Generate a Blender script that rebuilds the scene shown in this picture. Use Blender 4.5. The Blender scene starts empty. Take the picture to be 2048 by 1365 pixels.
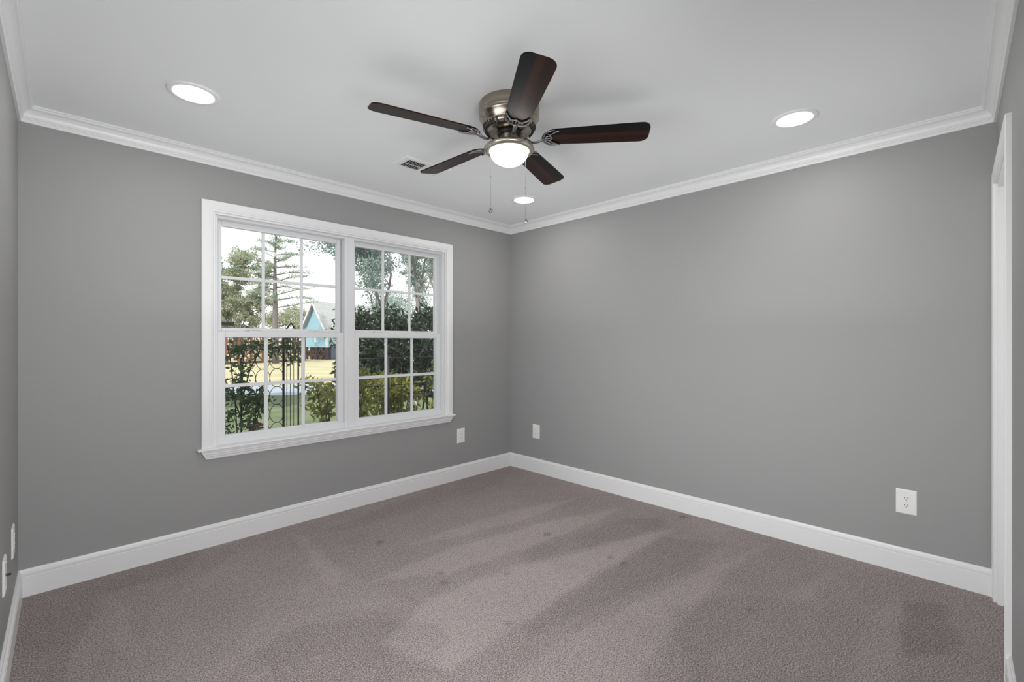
import bpy, bmesh, math, random
import numpy as np
from mathutils import Vector, Matrix

R = math.radians
scene = bpy.context.scene
COL = scene.collection

# ------------------------------------------------------------------ camera, sky, sun, exposure
F_PX = 918.0                                   # focal length in pixels of the 2048 px wide frame
EYE = 1.272
cam_data = bpy.data.cameras.new('camera')
cam_data.sensor_fit = 'HORIZONTAL'
cam_data.sensor_width = 36.0
cam_data.lens = 36.0 * F_PX / 2048.0
cam_data.clip_start = 0.01
cam_data.clip_end = 500
cam = bpy.data.objects.new('camera', cam_data)
COL.objects.link(cam)
cam.location = (0, 0, EYE)
cam.rotation_euler = (R(90), 0, R(-45))
scene.camera = cam

scene.view_settings.view_transform = 'Standard'
scene.view_settings.look = 'None'
scene.view_settings.gamma = 1.0
scene.view_settings.use_curve_mapping = False
scene.view_settings.exposure = 0.0

world = bpy.data.worlds.new('sky')
scene.world = world
world.use_nodes = True
wn = world.node_tree
bg = wn.nodes['Background']
wtc = wn.nodes.new('ShaderNodeTexCoord')
wsep = wn.nodes.new('ShaderNodeSeparateXYZ')
wramp = wn.nodes.new('ShaderNodeValToRGB')
wramp.color_ramp.elements[0].position = 0.0
wramp.color_ramp.elements[0].color = (1.0, 0.965, 0.93, 1)
wramp.color_ramp.elements[1].position = 0.55
wramp.color_ramp.elements[1].color = (0.84, 0.92, 1.0, 1)
wn.links.new(wtc.outputs['Generated'], wsep.inputs[0])
wn.links.new(wsep.outputs['Z'], wramp.inputs[0])
wn.links.new(wramp.outputs[0], bg.inputs['Color'])
bg.inputs['Strength'].default_value = 1.6

sun_data = bpy.data.lights.new('sun', 'SUN')
sun_data.energy = 4.2
sun_data.angle = R(0.8)
sun_data.color = (1.0, 0.95, 0.86)
sun = bpy.data.objects.new('sun', sun_data)
COL.objects.link(sun)
sun.rotation_euler = Vector((0.80, 0.50, -0.95)).to_track_quat('-Z', 'Y').to_euler()

RECESSED_W = 3.3        # watts of each recessed lamp
RECESSED_GLOW = 9.0    # brightness of its lens
BOWL_GLOW = 9.0        # brightness of the fan's glass bowl

# added fill: lamps in two made-up windows and unseen panels lighting the ceiling
def area(name, size_x, size_y, watts, loc, rot, col, spread=180):
    ld = bpy.data.lights.new(name, 'AREA')
    ld.shape = 'RECTANGLE'; ld.size = size_x; ld.size_y = size_y
    ld.energy = watts; ld.color = col; ld.spread = R(spread)
    lo = bpy.data.objects.new(name, ld); COL.objects.link(lo)
    lo.location = loc; lo.rotation_euler = rot
    return lo
LEFT_FILL_W = 16.0
FRONT_FILL_W = 17.5
CEILING_FILL_W = 6.4
area('left_fill_light', 1.80, 1.75, LEFT_FILL_W, (-0.128, 1.15, 0.975), (R(90), 0, R(-90)), (0.98, 0.99, 1.0), 86)  # fill lamp added to brighten the walls, set in a made-up window
area('front_fill_light', 1.10, 1.30, FRONT_FILL_W, (0.60, -0.118, 1.30), (R(90), 0, R(0.94)), (0.98, 0.99, 1.0), 118)
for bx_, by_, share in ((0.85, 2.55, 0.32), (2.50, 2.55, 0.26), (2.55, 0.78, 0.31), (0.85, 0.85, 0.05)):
    area('ceiling_fill_light', 1.2, 1.2, CEILING_FILL_W * share, (bx_, by_, 1.32), (R(180), 0, 0), (0.97, 0.985, 1.0), 160)  # unseen panels facing up, added to brighten the ceiling

# ------------------------------------------------------------------ helpers
def at(u, v, t):
    """point seen at pixel (u, v) at depth t"""
    du = (u - 1024) / F_PX
    dv = (682.5 - v) / F_PX
    s = math.sqrt(0.5)
    return Vector((s * (1 + du) * t, s * (1 - du) * t, EYE + dv * t))

def floor_at(u, v, z=0.0):
    return at(u, v, (EYE - z) * F_PX / (v - 682.5))

def tag(o, label=None, cat=None, group=None, kind=None):
    if label: o['label'] = label
    if cat: o['category'] = cat
    if group: o['group'] = group
    if kind: o['kind'] = kind
    return o

def empty(name, loc, rz=0.0):
    o = bpy.data.objects.new(name, None)
    COL.objects.link(o)
    o.location = loc
    o.rotation_euler = (0, 0, rz)
    o.empty_display_size = 0.1
    return o

class MB:
    """collects geometry and links it as one mesh object"""
    def __init__(self):
        self.v = []
        self.f = []
        self.smooth = []
    def add(self, verts, faces, smooth=False):
        b = len(self.v)
        self.v += [tuple(x) for x in verts]
        self.f += [tuple(i + b for i in f) for f in faces]
        self.smooth += [smooth] * len(faces)
    def box(self, lo, hi, M=None):
        x0, y0, z0 = lo; x1, y1, z1 = hi
        vs = [Vector(p) for p in ((x0,y0,z0),(x1,y0,z0),(x1,y1,z0),(x0,y1,z0),(x0,y0,z1),(x1,y0,z1),(x1,y1,z1),(x0,y1,z1))]
        if M is not None: vs = [M @ p for p in vs]
        self.add(vs, [(0,3,2,1),(4,5,6,7),(0,1,5,4),(1,2,6,5),(2,3,7,6),(3,0,4,7)])
    def beam(self, a, b, w, h=None):
        a = Vector(a); b = Vector(b); h = h or w
        d = b - a; L = d.length
        q = d.to_track_quat('X', 'Z').to_matrix().to_4x4()
        self.box((0, -w/2, -h/2), (L, w/2, h/2), Matrix.Translation(a) @ q)
    def lathe(self, prof, seg=48, M=None, smooth=True, cap=True):
        vs = []; fs = []
        n = len(prof)
        for r, z in prof:
            for k in range(seg):
                a = 2 * math.pi * k / seg
                p = Vector((r * math.cos(a), r * math.sin(a), z))
                vs.append(M @ p if M is not None else p)
        for i in range(n - 1):
            for k in range(seg):
                k2 = (k + 1) % seg
                fs.append((i*seg + k, (i+1)*seg + k, (i+1)*seg + k2, i*seg + k2))
        if cap:
            fs.append(tuple(range(seg)))
            fs.append(tuple(reversed(range((n-1)*seg, n*seg))))
        self.add(vs, fs, smooth)
    def tube(self, pts, rad, seg=8, closed=False, smooth=True):
        pts = [Vector(p) for p in pts]
        n = len(pts)
        rr = rad if isinstance(rad, (list, tuple)) else [rad] * n
        vs = []; fs = []
        ref = Vector((0.123, 0.456, 0.88)).normalized()
        up = None
        for i, p in enumerate(pts):
            if closed: d = pts[(i+1) % n] - pts[i-1]
            else: d = pts[min(i+1, n-1)] - pts[max(i-1, 0)]
            if d.length < 1e-9: d = Vector((0, 0, 1))
            d.normalize()
            if up is None: up = ref - ref.dot(d) * d
            up = up - up.dot(d) * d
            if up.length < 1e-6: up = d.orthogonal()
            up.normalize()
            s = d.cross(up)
            for k in range(seg):
                a = 2 * math.pi * k / seg
                vs.append(p + rr[i] * (math.cos(a) * up + math.sin(a) * s))
        m = n if closed else n - 1
        for i in range(m):
            j = (i + 1) % n
            for k in range(seg):
                k2 = (k + 1) % seg
                fs.append((i*seg + k, i*seg + k2, j*seg + k2, j*seg + k))
        if not closed:
            fs.append(tuple(reversed(range(seg))))
            fs.append(tuple(range((n-1)*seg, n*seg)))
        self.add(vs, fs, smooth)
    def prism(self, poly, z0, z1, M=None, smooth=False):
        n = len(poly)
        vs = [Vector((x, y, z0)) for x, y in poly] + [Vector((x, y, z1)) for x, y in poly]
        if M is not None: vs = [M @ p for p in vs]
        fs = [tuple(reversed(range(n))), tuple(range(n, 2*n))]
        for i in range(n):
            j = (i + 1) % n
            fs.append((i, j, n + j, n + i))
        self.add(vs, fs, smooth)
    def loft(self, rings, cap=True, smooth=False):
        """rings: list of equal-length point lists, closed profiles"""
        m = len(rings[0]); vs = []; fs = []
        for r in rings: vs += r
        for i in range(len(rings) - 1):
            for k in range(m):
                k2 = (k + 1) % m
                fs.append((i*m + k, i*m + k2, (i+1)*m + k2, (i+1)*m + k))
        if cap:
            fs.append(tuple(reversed(range(m))))
            fs.append(tuple(range((len(rings)-1)*m, len(rings)*m)))
        self.add(vs, fs, smooth)
    def build(self, name, mat, parent=None, bevel=0.0, origin=None, seg=2, fix=True):
        me = bpy.data.meshes.new(name)
        me.from_pydata(self.v, [], self.f)
        me.polygons.foreach_set('use_smooth', self.smooth)
        if fix:
            bm = bmesh.new(); bm.from_mesh(me)
            bmesh.ops.recalc_face_normals(bm, faces=bm.faces)
            bm.to_mesh(me); bm.free()
        if origin is not None:
            me.transform(Matrix.Translation(-Vector(origin)))
        me.materials.append(mat)
        o = bpy.data.objects.new(name, me)
        COL.objects.link(o)
        if parent is not None: o.parent = parent
        if origin is not None: o.location = origin
        if bevel:
            b = o.modifiers.new('bevel', 'BEVEL')
            b.width = bevel; b.segments = seg; b.limit_method = 'ANGLE'; b.angle_limit = R(35)
        return o

# ------------------------------------------------------------------ materials
def mat(name, col=(0.8, 0.8, 0.8), rough=0.5, metal=0.0, spec=0.5):
    m = bpy.data.materials.new(name)
    m.use_nodes = True
    b = m.node_tree.nodes['Principled BSDF']
    b.inputs['Base Color'].default_value = (*col, 1)
    b.inputs['Roughness'].default_value = rough
    b.inputs['Metallic'].default_value = metal
    b.inputs['Specular IOR Level'].default_value = spec
    return m

def nodes(m):
    nt = m.node_tree
    return nt, nt.nodes['Principled BSDF']

def add_noise(m, scale, amt, col2=None, detail=3.0, bump=0.0, coord='Object', stretch=None, dist=0.01):
    """mottle the base colour between itself and col2, and roughen with bump"""
    nt, b = nodes(m)
    tc = nt.nodes.new('ShaderNodeTexCoord')
    nz = nt.nodes.new('ShaderNodeTexNoise')
    nz.inputs['Scale'].default_value = scale
    nz.inputs['Detail'].default_value = detail
    src = tc.outputs[coord]
    if stretch:
        mp = nt.nodes.new('ShaderNodeMapping')
        mp.inputs['Scale'].default_value = stretch
        nt.links.new(src, mp.inputs[0]); src = mp.outputs[0]
    nt.links.new(src, nz.inputs['Vector'])
    if col2 is not None:
        c1 = tuple(b.inputs['Base Color'].default_value)
        rp = nt.nodes.new('ShaderNodeValToRGB')
        rp.color_ramp.elements[0].position = 0.5 - 0.5 * amt
        rp.color_ramp.elements[1].position = 0.5 + 0.5 * amt
        rp.color_ramp.elements[0].color = c1
        rp.color_ramp.elements[1].color = (*col2, 1)
        nt.links.new(nz.outputs['Fac'], rp.inputs[0])
        nt.links.new(rp.outputs[0], b.inputs['Base Color'])
    if bump:
        bp = nt.nodes.new('ShaderNodeBump')
        bp.inputs['Strength'].default_value = bump
        bp.inputs['Distance'].default_value = dist
        nt.links.new(nz.outputs['Fac'], bp.inputs['Height'])
        nt.links.new(bp.outputs[0], b.inputs['Normal'])
    return m

M = {}
M['wall'] = add_noise(mat('grey_wall_paint', (0.335, 0.335, 0.333), 0.55, spec=0.3), 160, 0.5, bump=0.04, dist=0.002)
M['ceiling'] = add_noise(mat('ceiling_paint', (0.893, 0.907, 0.912), 0.8, spec=0.2), 120, 0.5, bump=0.03, dist=0.002)
M['trim'] = mat('white_trim_paint', (0.84, 0.842, 0.845), 0.32, spec=0.5)
M['vinyl'] = mat('white_window_vinyl', (0.79, 0.795, 0.81), 0.3, spec=0.5)
M['plate'] = mat('white_plastic', (0.86, 0.86, 0.85), 0.3)
M['slot'] = mat('dark_slot', (0.012, 0.012, 0.012), 0.6)
M['metal_white'] = mat('white_enamel', (0.90, 0.90, 0.90), 0.4)
M['nickel'] = mat('brushed_nickel', (0.36, 0.315, 0.265), 0.24, 1.0)
M['nickel_light'] = mat('light_nickel', (0.50, 0.46, 0.39), 0.26, 1.0)
M['pewter'] = mat('antique_pewter', (0.27, 0.265, 0.265), 0.34, 1.0)
M['dark_metal'] = mat('dark_metal', (0.02, 0.02, 0.022), 0.45, 0.6)
M['chrome'] = mat('chain_steel', (0.30, 0.30, 0.30), 0.35, 1.0)
M['brass_pin'] = mat('connector_metal', (0.16, 0.15, 0.14), 0.4, 0.9)
M['iron'] = mat('black_iron', (0.012, 0.013, 0.015), 0.5, 0.3)
M['siding_dark'] = mat('exterior_siding', (0.55, 0.56, 0.56), 0.7)

def emission_mat(name, col, strength):
    m = bpy.data.materials.new(name); m.use_nodes = True
    nt = m.node_tree
    for n in list(nt.nodes):
        if n.type != 'OUTPUT_MATERIAL': nt.nodes.remove(n)
    e = nt.nodes.new('ShaderNodeEmission')
    e.inputs[0].default_value = (*col, 1); e.inputs[1].default_value = strength
    nt.links.new(e.outputs[0], [n for n in nt.nodes if n.type == 'OUTPUT_MATERIAL'][0].inputs[0])
    return m
M['lens'] = emission_mat('lit_lamp_lens', (1.0, 0.985, 0.955), RECESSED_GLOW)
M['bowl'] = emission_mat('lit_frosted_glass', (1.0, 0.985, 0.945), BOWL_GLOW)

def glass_mat():
    m = bpy.data.materials.new('window_glass'); m.use_nodes = True
    nt = m.node_tree
    for n in list(nt.nodes):
        if n.type != 'OUTPUT_MATERIAL': nt.nodes.remove(n)
    tr = nt.nodes.new('ShaderNodeBsdfTransparent'); tr.inputs[0].default_value = (0.96, 0.98, 0.985, 1)
    gl = nt.nodes.new('ShaderNodeBsdfGlossy'); gl.inputs['Roughness'].default_value = 0.0
    fr = nt.nodes.new('ShaderNodeFresnel'); fr.inputs[0].default_value = 1.45
    mx = nt.nodes.new('ShaderNodeMixShader')
    nt.links.new(fr.outputs[0], mx.inputs[0]); nt.links.new(tr.outputs[0], mx.inputs[1]); nt.links.new(gl.outputs[0], mx.inputs[2])
    nt.links.new(mx.outputs[0], [n for n in nt.nodes if n.type == 'OUTPUT_MATERIAL'][0].inputs[0])
    return m
M['glass'] = glass_mat()

def carpet_mat():
    m = mat('mauve_grey_carpet', (0.2, 0.17, 0.17), 1.0, spec=0.0)
    nt, b = nodes(m)
    tc = nt.nodes.new('ShaderNodeTexCoord')
    def noise(scale, detail, rough=0.6):
        n = nt.nodes.new('ShaderNodeTexNoise'); n.inputs['Scale'].default_value = scale
        n.inputs['Detail'].default_value = detail; n.inputs['Roughness'].default_value = rough
        nt.links.new(tc.outputs['Object'], n.inputs['Vector']); return n
    tuft = noise(175, 3.0, 0.8); big = noise(3.0, 3.0); mid = noise(38, 2.0)
    at_ = nt.nodes.new('ShaderNodeAttribute'); at_.attribute_name = 'nap'
    def math_(op, a, c):
        n = nt.nodes.new('ShaderNodeMath'); n.operation = op
        for i, x in enumerate((a, c)):
            if isinstance(x, (int, float)): n.inputs[i].default_value = x
            else: nt.links.new(x, n.inputs[i])
        return n.outputs[0]
    s = math_('MULTIPLY', math_('SUBTRACT', tuft.outputs['Fac'], 0.5), 4.2)
    s = math_('ADD', s, math_('MULTIPLY', math_('SUBTRACT', big.outputs['Fac'], 0.5), 0.22))
    s = math_('ADD', s, math_('MULTIPLY', math_('SUBTRACT', mid.outputs['Fac'], 0.5), 0.30))
    s = math_('ADD', s, math_('MULTIPLY', at_.outputs['Fac'], 0.17))
    s = math_('ADD', s, 0.5)
    rp = nt.nodes.new('ShaderNodeValToRGB')
    e = rp.color_ramp.elements
    e[0].position = 0.0; e[0].color = (0.140, 0.113, 0.112, 1)
    e[1].position = 1.0; e[1].color = (0.64, 0.555, 0.548, 1)
    mid_e = e.new(0.5); mid_e.color = (0.350, 0.295, 0.291, 1)
    nt.links.new(s, rp.inputs[0]); nt.links.new(rp.outputs[0], b.inputs['Base Color'])
    bp = nt.nodes.new('ShaderNodeBump'); bp.inputs['Strength'].default_value = 0.75; bp.inputs['Distance'].default_value = 0.006
    nt.links.new(tuft.outputs['Fac'], bp.inputs['Height']); nt.links.new(bp.outputs[0], b.inputs['Normal'])
    b.inputs['Sheen Weight'].default_value = 0.15
    b.inputs['Sheen Tint'].default_value = (0.8, 0.75, 0.75, 1)
    return m
M['carpet'] = carpet_mat()

def blade_mat(name, flip):
    """dark walnut planks running along the blade (its local x axis)"""
    m = mat(name, (0.05, 0.015, 0.01), 0.32, spec=0.16)
    nt, b = nodes(m)
    tc = nt.nodes.new('ShaderNodeTexCoord')
    sp = nt.nodes.new('ShaderNodeSeparateXYZ'); nt.links.new(tc.outputs['Object'], sp.inputs[0])
    mr = nt.nodes.new('ShaderNodeMapRange')
    mr.inputs['From Min'].default_value = -0.07 * flip; mr.inputs['From Max'].default_value = 0.07 * flip
    nt.links.new(sp.outputs['Y'], mr.inputs['Value'])
    rp = nt.nodes.new('ShaderNodeValToRGB'); rp.color_ramp.interpolation = 'CONSTANT'
    e = rp.color_ramp.elements
    e[0].position = 0.0; e[0].color = (0.004, 0.003, 0.003, 1)
    e[1].position = 0.40; e[1].color = (0.030, 0.0075, 0.004, 1)
    x = e.new(0.62); x.color = (0.016, 0.005, 0.003, 1)
    x = e.new(0.84); x.color = (0.024, 0.007, 0.004, 1)
    nt.links.new(mr.outputs[0], rp.inputs[0])
    mp = nt.nodes.new('ShaderNodeMapping'); mp.inputs['Scale'].default_value = (3, 90, 30)
    nt.links.new(tc.outputs['Object'], mp.inputs[0])
    nz = nt.nodes.new('ShaderNodeTexNoise'); nz.inputs['Scale'].default_value = 1.0; nz.inputs['Detail'].default_value = 4
    nt.links.new(mp.outputs[0], nz.inputs['Vector'])
    r2 = nt.nodes.new('ShaderNodeMapRange'); r2.inputs['To Min'].default_value = 0.45; r2.inputs['To Max'].default_value = 1.5
    nt.links.new(nz.outputs['Fac'], r2.inputs['Value'])
    mx = nt.nodes.new('ShaderNodeMix'); mx.data_type = 'RGBA'; mx.blend_type = 'MULTIPLY'; mx.inputs[0].default_value = 1.0
    nt.links.new(rp.outputs[0], mx.inputs[6]); nt.links.new(r2.outputs[0], mx.inputs[7])
    nt.links.new(mx.outputs[2], b.inputs['Base Color'])
    return m
M['blade_a'] = blade_mat('walnut_planks', 1)

def leaf_mat(name, c1, c2, rough=0.4, trans=0.35, spec=0.4, scale=9.0):
    m = mat(name, c1, rough, spec=spec)
    add_noise(m, scale, 0.45, col2=c2, detail=2)
    nt, b = nodes(m)
    out = [n for n in nt.nodes if n.type == 'OUTPUT_MATERIAL'][0]
    tr = nt.nodes.new('ShaderNodeBsdfTranslucent')
    src = b.inputs['Base Color'].links[0].from_socket
    nt.links.new(src, tr.inputs[0])
    mx = nt.nodes.new('ShaderNodeMixShader'); mx.inputs[0].default_value = trans
    nt.links.new(b.outputs[0], mx.inputs[1]); nt.links.new(tr.outputs[0], mx.inputs[2])
    nt.links.new(mx.outputs[0], out.inputs[0])
    return m
M['leaf_oak'] = leaf_mat('olive_yellow_leaves', (0.17, 0.25, 0.20), (0.56, 0.52, 0.32), 0.5, scale=1.6)
M['leaf_pine'] = leaf_mat('blue_green_needles', (0.20, 0.28, 0.24), (0.42, 0.45, 0.32), 0.6, scale=1.5)
M['leaf_far'] = leaf_mat('hazy_green_leaves', (0.14, 0.22, 0.23), (0.32, 0.39, 0.33), 0.5, scale=1.5)
M['leaf_hedge'] = leaf_mat('dark_evergreen_leaves', (0.010, 0.024, 0.013), (0.05, 0.072, 0.028), 0.3, 0.2, 0.5, scale=16)
M['leaf_yellow'] = leaf_mat('yellow_green_leaves', (0.03, 0.075, 0.02), (0.44, 0.39, 0.07), 0.35, 0.4, scale=16)
M['leaf_vine'] = leaf_mat('dark_vine_leaves', (0.020, 0.050, 0.022), (0.12, 0.17, 0.07), 0.4, 0.3, 0.3, scale=22)
M['petal'] = leaf_mat('red_petals', (0.28, 0.03, 0.03), (0.45, 0.08, 0.06), 0.5, 0.3)
M['bark'] = add_noise(mat('grey_bark', (0.13, 0.115, 0.12), 0.9), 6, 0.5, col2=(0.22, 0.19, 0.19), bump=0.5, stretch=(1, 1, 0.2), dist=0.05)
M['bark_dark'] = mat('dark_twig_bark', (0.035, 0.03, 0.025), 0.8)
M['lawn'] = add_noise(mat('grass', (0.10, 0.13, 0.075), 1.0, spec=0.05), 1.6, 0.5, col2=(0.21, 0.22, 0.12), detail=10, bump=1.0, dist=0.08)
M['dry_grass'] = add_noise(mat('dry_yellow_grass', (0.42, 0.36, 0.21), 1.0, spec=0.05), 0.5, 0.5, col2=(0.58, 0.51, 0.33), detail=8)
M['asphalt'] = add_noise(mat('pale_street_asphalt', (0.30, 0.33, 0.37), 0.8), 5, 0.6, col2=(0.38, 0.40, 0.43))
M['red_wood'] = add_noise(mat('red_stained_wood', (0.17, 0.07, 0.045), 0.75), 4, 0.5, col2=(0.25, 0.11, 0.07), stretch=(1, 1, 8))
M['dark_wood'] = mat('dark_stained_posts', (0.075, 0.045, 0.04), 0.8)
M['deck_skirt'] = mat('dark_blue_skirting', (0.10, 0.12, 0.17), 0.8)  # one dark blue-grey colour for the block under the house
M['shingle_pink'] = add_noise(mat('weathered_pink_shingles', (0.46, 0.36, 0.33), 0.9), 2, 0.5, col2=(0.58, 0.48, 0.44))
M['house_trim'] = mat('white_house_trim', (0.75, 0.76, 0.76), 0.6)
M['brown_tag'] = mat('dark_brown_plastic', (0.085, 0.05, 0.035), 0.6)

def siding_mat():
    m = mat('blue_lap_siding', (0.33, 0.53, 0.65), 0.6)
    nt, b = nodes(m)
    tc = nt.nodes.new('ShaderNodeTexCoord')
    wv = nt.nodes.new('ShaderNodeTexWave'); wv.bands_direction = 'Z'; wv.wave_profile = 'SAW'; wv.inputs['Scale'].default_value = 1.6
    nt.links.new(tc.outputs['Object'], wv.inputs['Vector'])
    bp = nt.nodes.new('ShaderNodeBump'); bp.inputs['Strength'].default_value = 0.8; bp.inputs['Distance'].default_value = 0.03
    nt.links.new(wv.outputs['Fac'], bp.inputs['Height']); nt.links.new(bp.outputs[0], b.inputs['Normal'])
    return m
M['siding'] = siding_mat()

def shingle_mat():
    m = mat('pale_grey_shingles', (0.42, 0.42, 0.43), 0.9)
    nt, b = nodes(m)
    tc = nt.nodes.new('ShaderNodeTexCoord')
    br = nt.nodes.new('ShaderNodeTexBrick')
    br.inputs['Scale'].default_value = 3.0
    br.inputs['Color1'].default_value = (0.40, 0.40, 0.41, 1); br.inputs['Color2'].default_value = (0.52, 0.51, 0.50, 1)
    br.inputs['Mortar'].default_value = (0.28, 0.28, 0.29, 1); br.inputs['Mortar Size'].default_value = 0.02
    nt.links.new(tc.outputs['Object'], br.inputs['Vector']); nt.links.new(br.outputs[0], b.inputs['Base Color'])
    return m
M['shingle'] = shingle_mat()

# ------------------------------------------------------------------ room shell
H = 2.44
A = Vector((-0.163, -0.147)); B = Vector((3.313, -0.09)); C = Vector((3.313, 3.334)); D = Vector((-0.1225, 3.334))
CORNERS = [A, B, C, D]                                  # counter-clockwise: front A-B, right B-C, back C-D, left D-A
SIDES = ['front', 'right', 'back', 'left']
WT = 0.15

def edge_frame(i):
    p = CORNERS[i]; q = CORNERS[(i + 1) % 4]
    d = (q - p).normalized(); n = Vector((-d.y, d.x))    # n points into the room
    return p, q, d, n

def inset(i, off):
    """corner i moved inward by off from both of its walls"""
    p0, q0, d0, n0 = edge_frame((i - 1) % 4)
    p1, q1, d1, n1 = edge_frame(i)
    a = p0 + n0 * off; b = p1 + n1 * off
    den = d0.x * d1.y - d0.y * d1.x
    t = ((b.x - a.x) * d1.y - (b.y - a.y) * d1.x) / den
    return a + d0 * t

def wall_mesh(i, holes):
    p, q, d, n = edge_frame(i)
    L = (q - p).length
    T = Matrix(((d.x, -n.x, 0, p.x), (d.y, -n.y, 0, p.y), (0, 0, 1, 0), (0, 0, 0, 1)))   # x along, y outward
    mb = MB()
    xs = [-WT] ; z_top = H + 0.1; z_bot = -0.1
    cur = -WT
    for (s0, s1, z0, z1) in holes:
        mb.box((cur, 0, z_bot), (s0, WT, z_top), T)
        if z0 > z_bot: mb.box((s0, 0, z_bot), (s1, WT, z0), T)
        mb.box((s0, 0, z1), (s1, WT, z_top), T)
        cur = s1
    mb.box((cur, 0, z_bot), (L + WT, WT, z_top), T)
    return mb

# window opening in X along the back wall, door opening along the front wall
WX0, WX1, WZ0, WZ1 = 0.706, 2.503, 0.595, 2.078
DX0, DX1, DZ = 2.517, 3.236, 2.032
p, q, d, n = edge_frame(2)
back_hole = [(p.x - WX1, p.x - WX0, WZ0, WZ1)]
front_hole = [((DX0 - A.x) / edge_frame(0)[2].x, (DX1 - A.x) / edge_frame(0)[2].x, -0.1, DZ)]
# two made-up windows beside and behind the camera, added for the fill lamps: (name, wall index, run along the wall, sill, head)
d0, d3 = edge_frame(0)[2], edge_frame(3)[2]
ADDED_WINDOWS = [('added_window_2', 3, (D.y - 2.05) / -d3.y, (D.y - 0.25) / -d3.y, 0.16, 1.85),
                ('added_window_3', 0, (0.05 - A.x) / d0.x, (1.15 - A.x) / d0.x, 0.65, 1.95)]
front_hole = [ADDED_WINDOWS[1][2:]] + front_hole
left_hole = [ADDED_WINDOWS[0][2:]]
for i, holes in ((0, front_hole), (1, []), (2, back_hole), (3, left_hole)):
    tag(wall_mesh(i, holes).build('wall_' + SIDES[i], M['wall']), kind='structure')

# ceiling slab with round holes left out: a plain slab (the recessed lamps are thin wafer lamps)
mb = MB(); mb.box((-0.4, -0.4, H), (3.6, 3.6, H + 0.12)); tag(mb.build('ceiling', M['ceiling']), kind='structure')

# carpet with the nap brushed one way or the other by the vacuum cleaner
def poly_px(pts): return [floor_at(u, v).to_2d() for u, v in pts]
LIGHT = [([(1158, 996), (1040, 1018), (900, 1060), (820, 1090), (905, 1076), (1045, 1042)], 0.7),
         ([(1244, 1016), (1110, 1040), (900, 1098), (740, 1165), (900, 1148), (1050, 1096), (1190, 1046)], 0.9),
         ([(1345, 1058), (1200, 1090), (1030, 1132), (860, 1200), (760, 1290), (900, 1345), (1040, 1246), (1180, 1155)], 1.0),
         ([(1532, 1092), (1400, 1142), (1250, 1216), (1110, 1290), (1020, 1365), (1230, 1420), (1380, 1225), (1460, 1140)], 0.75),
         ([(1664, 1140), (1560, 1190), (1440, 1290), (1380, 1420), (1585, 1420), (1622, 1220)], 0.45),
         ([(1806, 1184), (1740, 1230), (1690, 1420), (1790, 1420), (1800, 1290)], 0.4),
         ([(588, 1070), (612, 1075), (690, 1160), (660, 1180)], 0.6),
         ([(216, 1200), (250, 1200), (270, 1300), (240, 1300)], 0.45),
         ([(480, 1100), (620, 1100), (820, 1210), (640, 1230), (420, 1365), (220, 1365), (330, 1200)], 0.35),
         ([(1330, 1048), (1390, 1040), (1560, 1095), (1500, 1100)], 0.3)]
DARK = [([(600, 1250), (760, 1238), (880, 1250), (905, 1280), (860, 1340), (700, 1400), (560, 1400), (520, 1300)], 0.5),
        ([(1808, 1206), (1890, 1210), (1920, 1290), (1900, 1310), (1806, 1310)], 0.9),
        ([(1330, 1215), (1470, 1190), (1620, 1200), (1570, 1400), (1400, 1400)], 0.5),
        ([(40, 1190), (300, 1105), (420, 1075), (360, 1150), (200, 1190), (120, 1365), (0, 1420)], 0.6),
        ([(1030, 935), (1000, 970), (700, 1060), (640, 1065), (980, 935)], 0.4),
        ([(1240, 1040), (1330, 1035), (1320, 1058), (1190, 1100), (1060, 1132), (1050, 1104)], 0.5),
        ([(1330, 1075), (1440, 1090), (1380, 1135), (1230, 1200), (1060, 1275), (1050, 1250), (1190, 1160)], 0.6)]
for (u, v) in ((887, 1165), (756, 1086), (1218, 1116), (1246, 1128), (1018, 1248), (1012, 1147), (1365, 1034), (876, 1147), (1095, 1070), (1495, 1218)):
    DARK.append(([(u - 6, v - 2), (u + 5, v - 3), (u + 7, v + 2), (u - 4, v + 3)], 1.9))
def sdist(P, poly):
    """signed distance (positive inside) of points P to a polygon"""
    n_ = len(poly); dmin = np.full(len(P), 9e9); ins = np.zeros(len(P), bool)
    for i in range(n_):
        a = np.array(poly[i]); b = np.array(poly[(i + 1) % n_]); e = b - a
        w = P - a; t = np.clip((w @ e) / (e @ e), 0, 1)
        dmin = np.minimum(dmin, np.linalg.norm(w - t[:, None] * e, axis=1))
        cond = ((a[1] > P[:, 1]) != (b[1] > P[:, 1]))
        with np.errstate(divide='ignore', invalid='ignore'):
            xi = a[0] + (P[:, 1] - a[1]) / (b[1] - a[1]) * e[0]
        ins ^= cond & (P[:, 0] < xi)
    return np.where(ins, dmin, -dmin)
NX = 380
gx = np.linspace(-0.32, 3.46, NX); gy = np.linspace(-0.32, 3.48, NX)
GX, GY = np.meshgrid(gx, gy)
P = np.c_[GX.ravel(), GY.ravel()]
nap = np.zeros(len(P))
PW = P + 0.006 * np.c_[np.sin(23 * P[:, 1] + 9 * P[:, 0]) + 0.6 * np.sin(61 * P[:, 0] + 3), np.sin(19 * P[:, 0] - 7 * P[:, 1]) + 0.6 * np.sin(53 * P[:, 1])]
for polys, sign in ((LIGHT, 1), (DARK, -1)):
    for pts, amt in polys:
        nap += sign * amt * np.clip(sdist(PW, poly_px(pts)) / (0.012 if amt > 1.5 else 0.024) * 0.5 + 0.5, 0, 1)
me = bpy.data.meshes.new('floor')
idx = np.arange(NX * NX).reshape(NX, NX)
quads = np.stack([idx[:-1, :-1], idx[:-1, 1:], idx[1:, 1:], idx[1:, :-1]], -1).reshape(-1, 4)
me.from_pydata([(x, y, 0.0) for x, y in P], [], quads.tolist())
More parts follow.
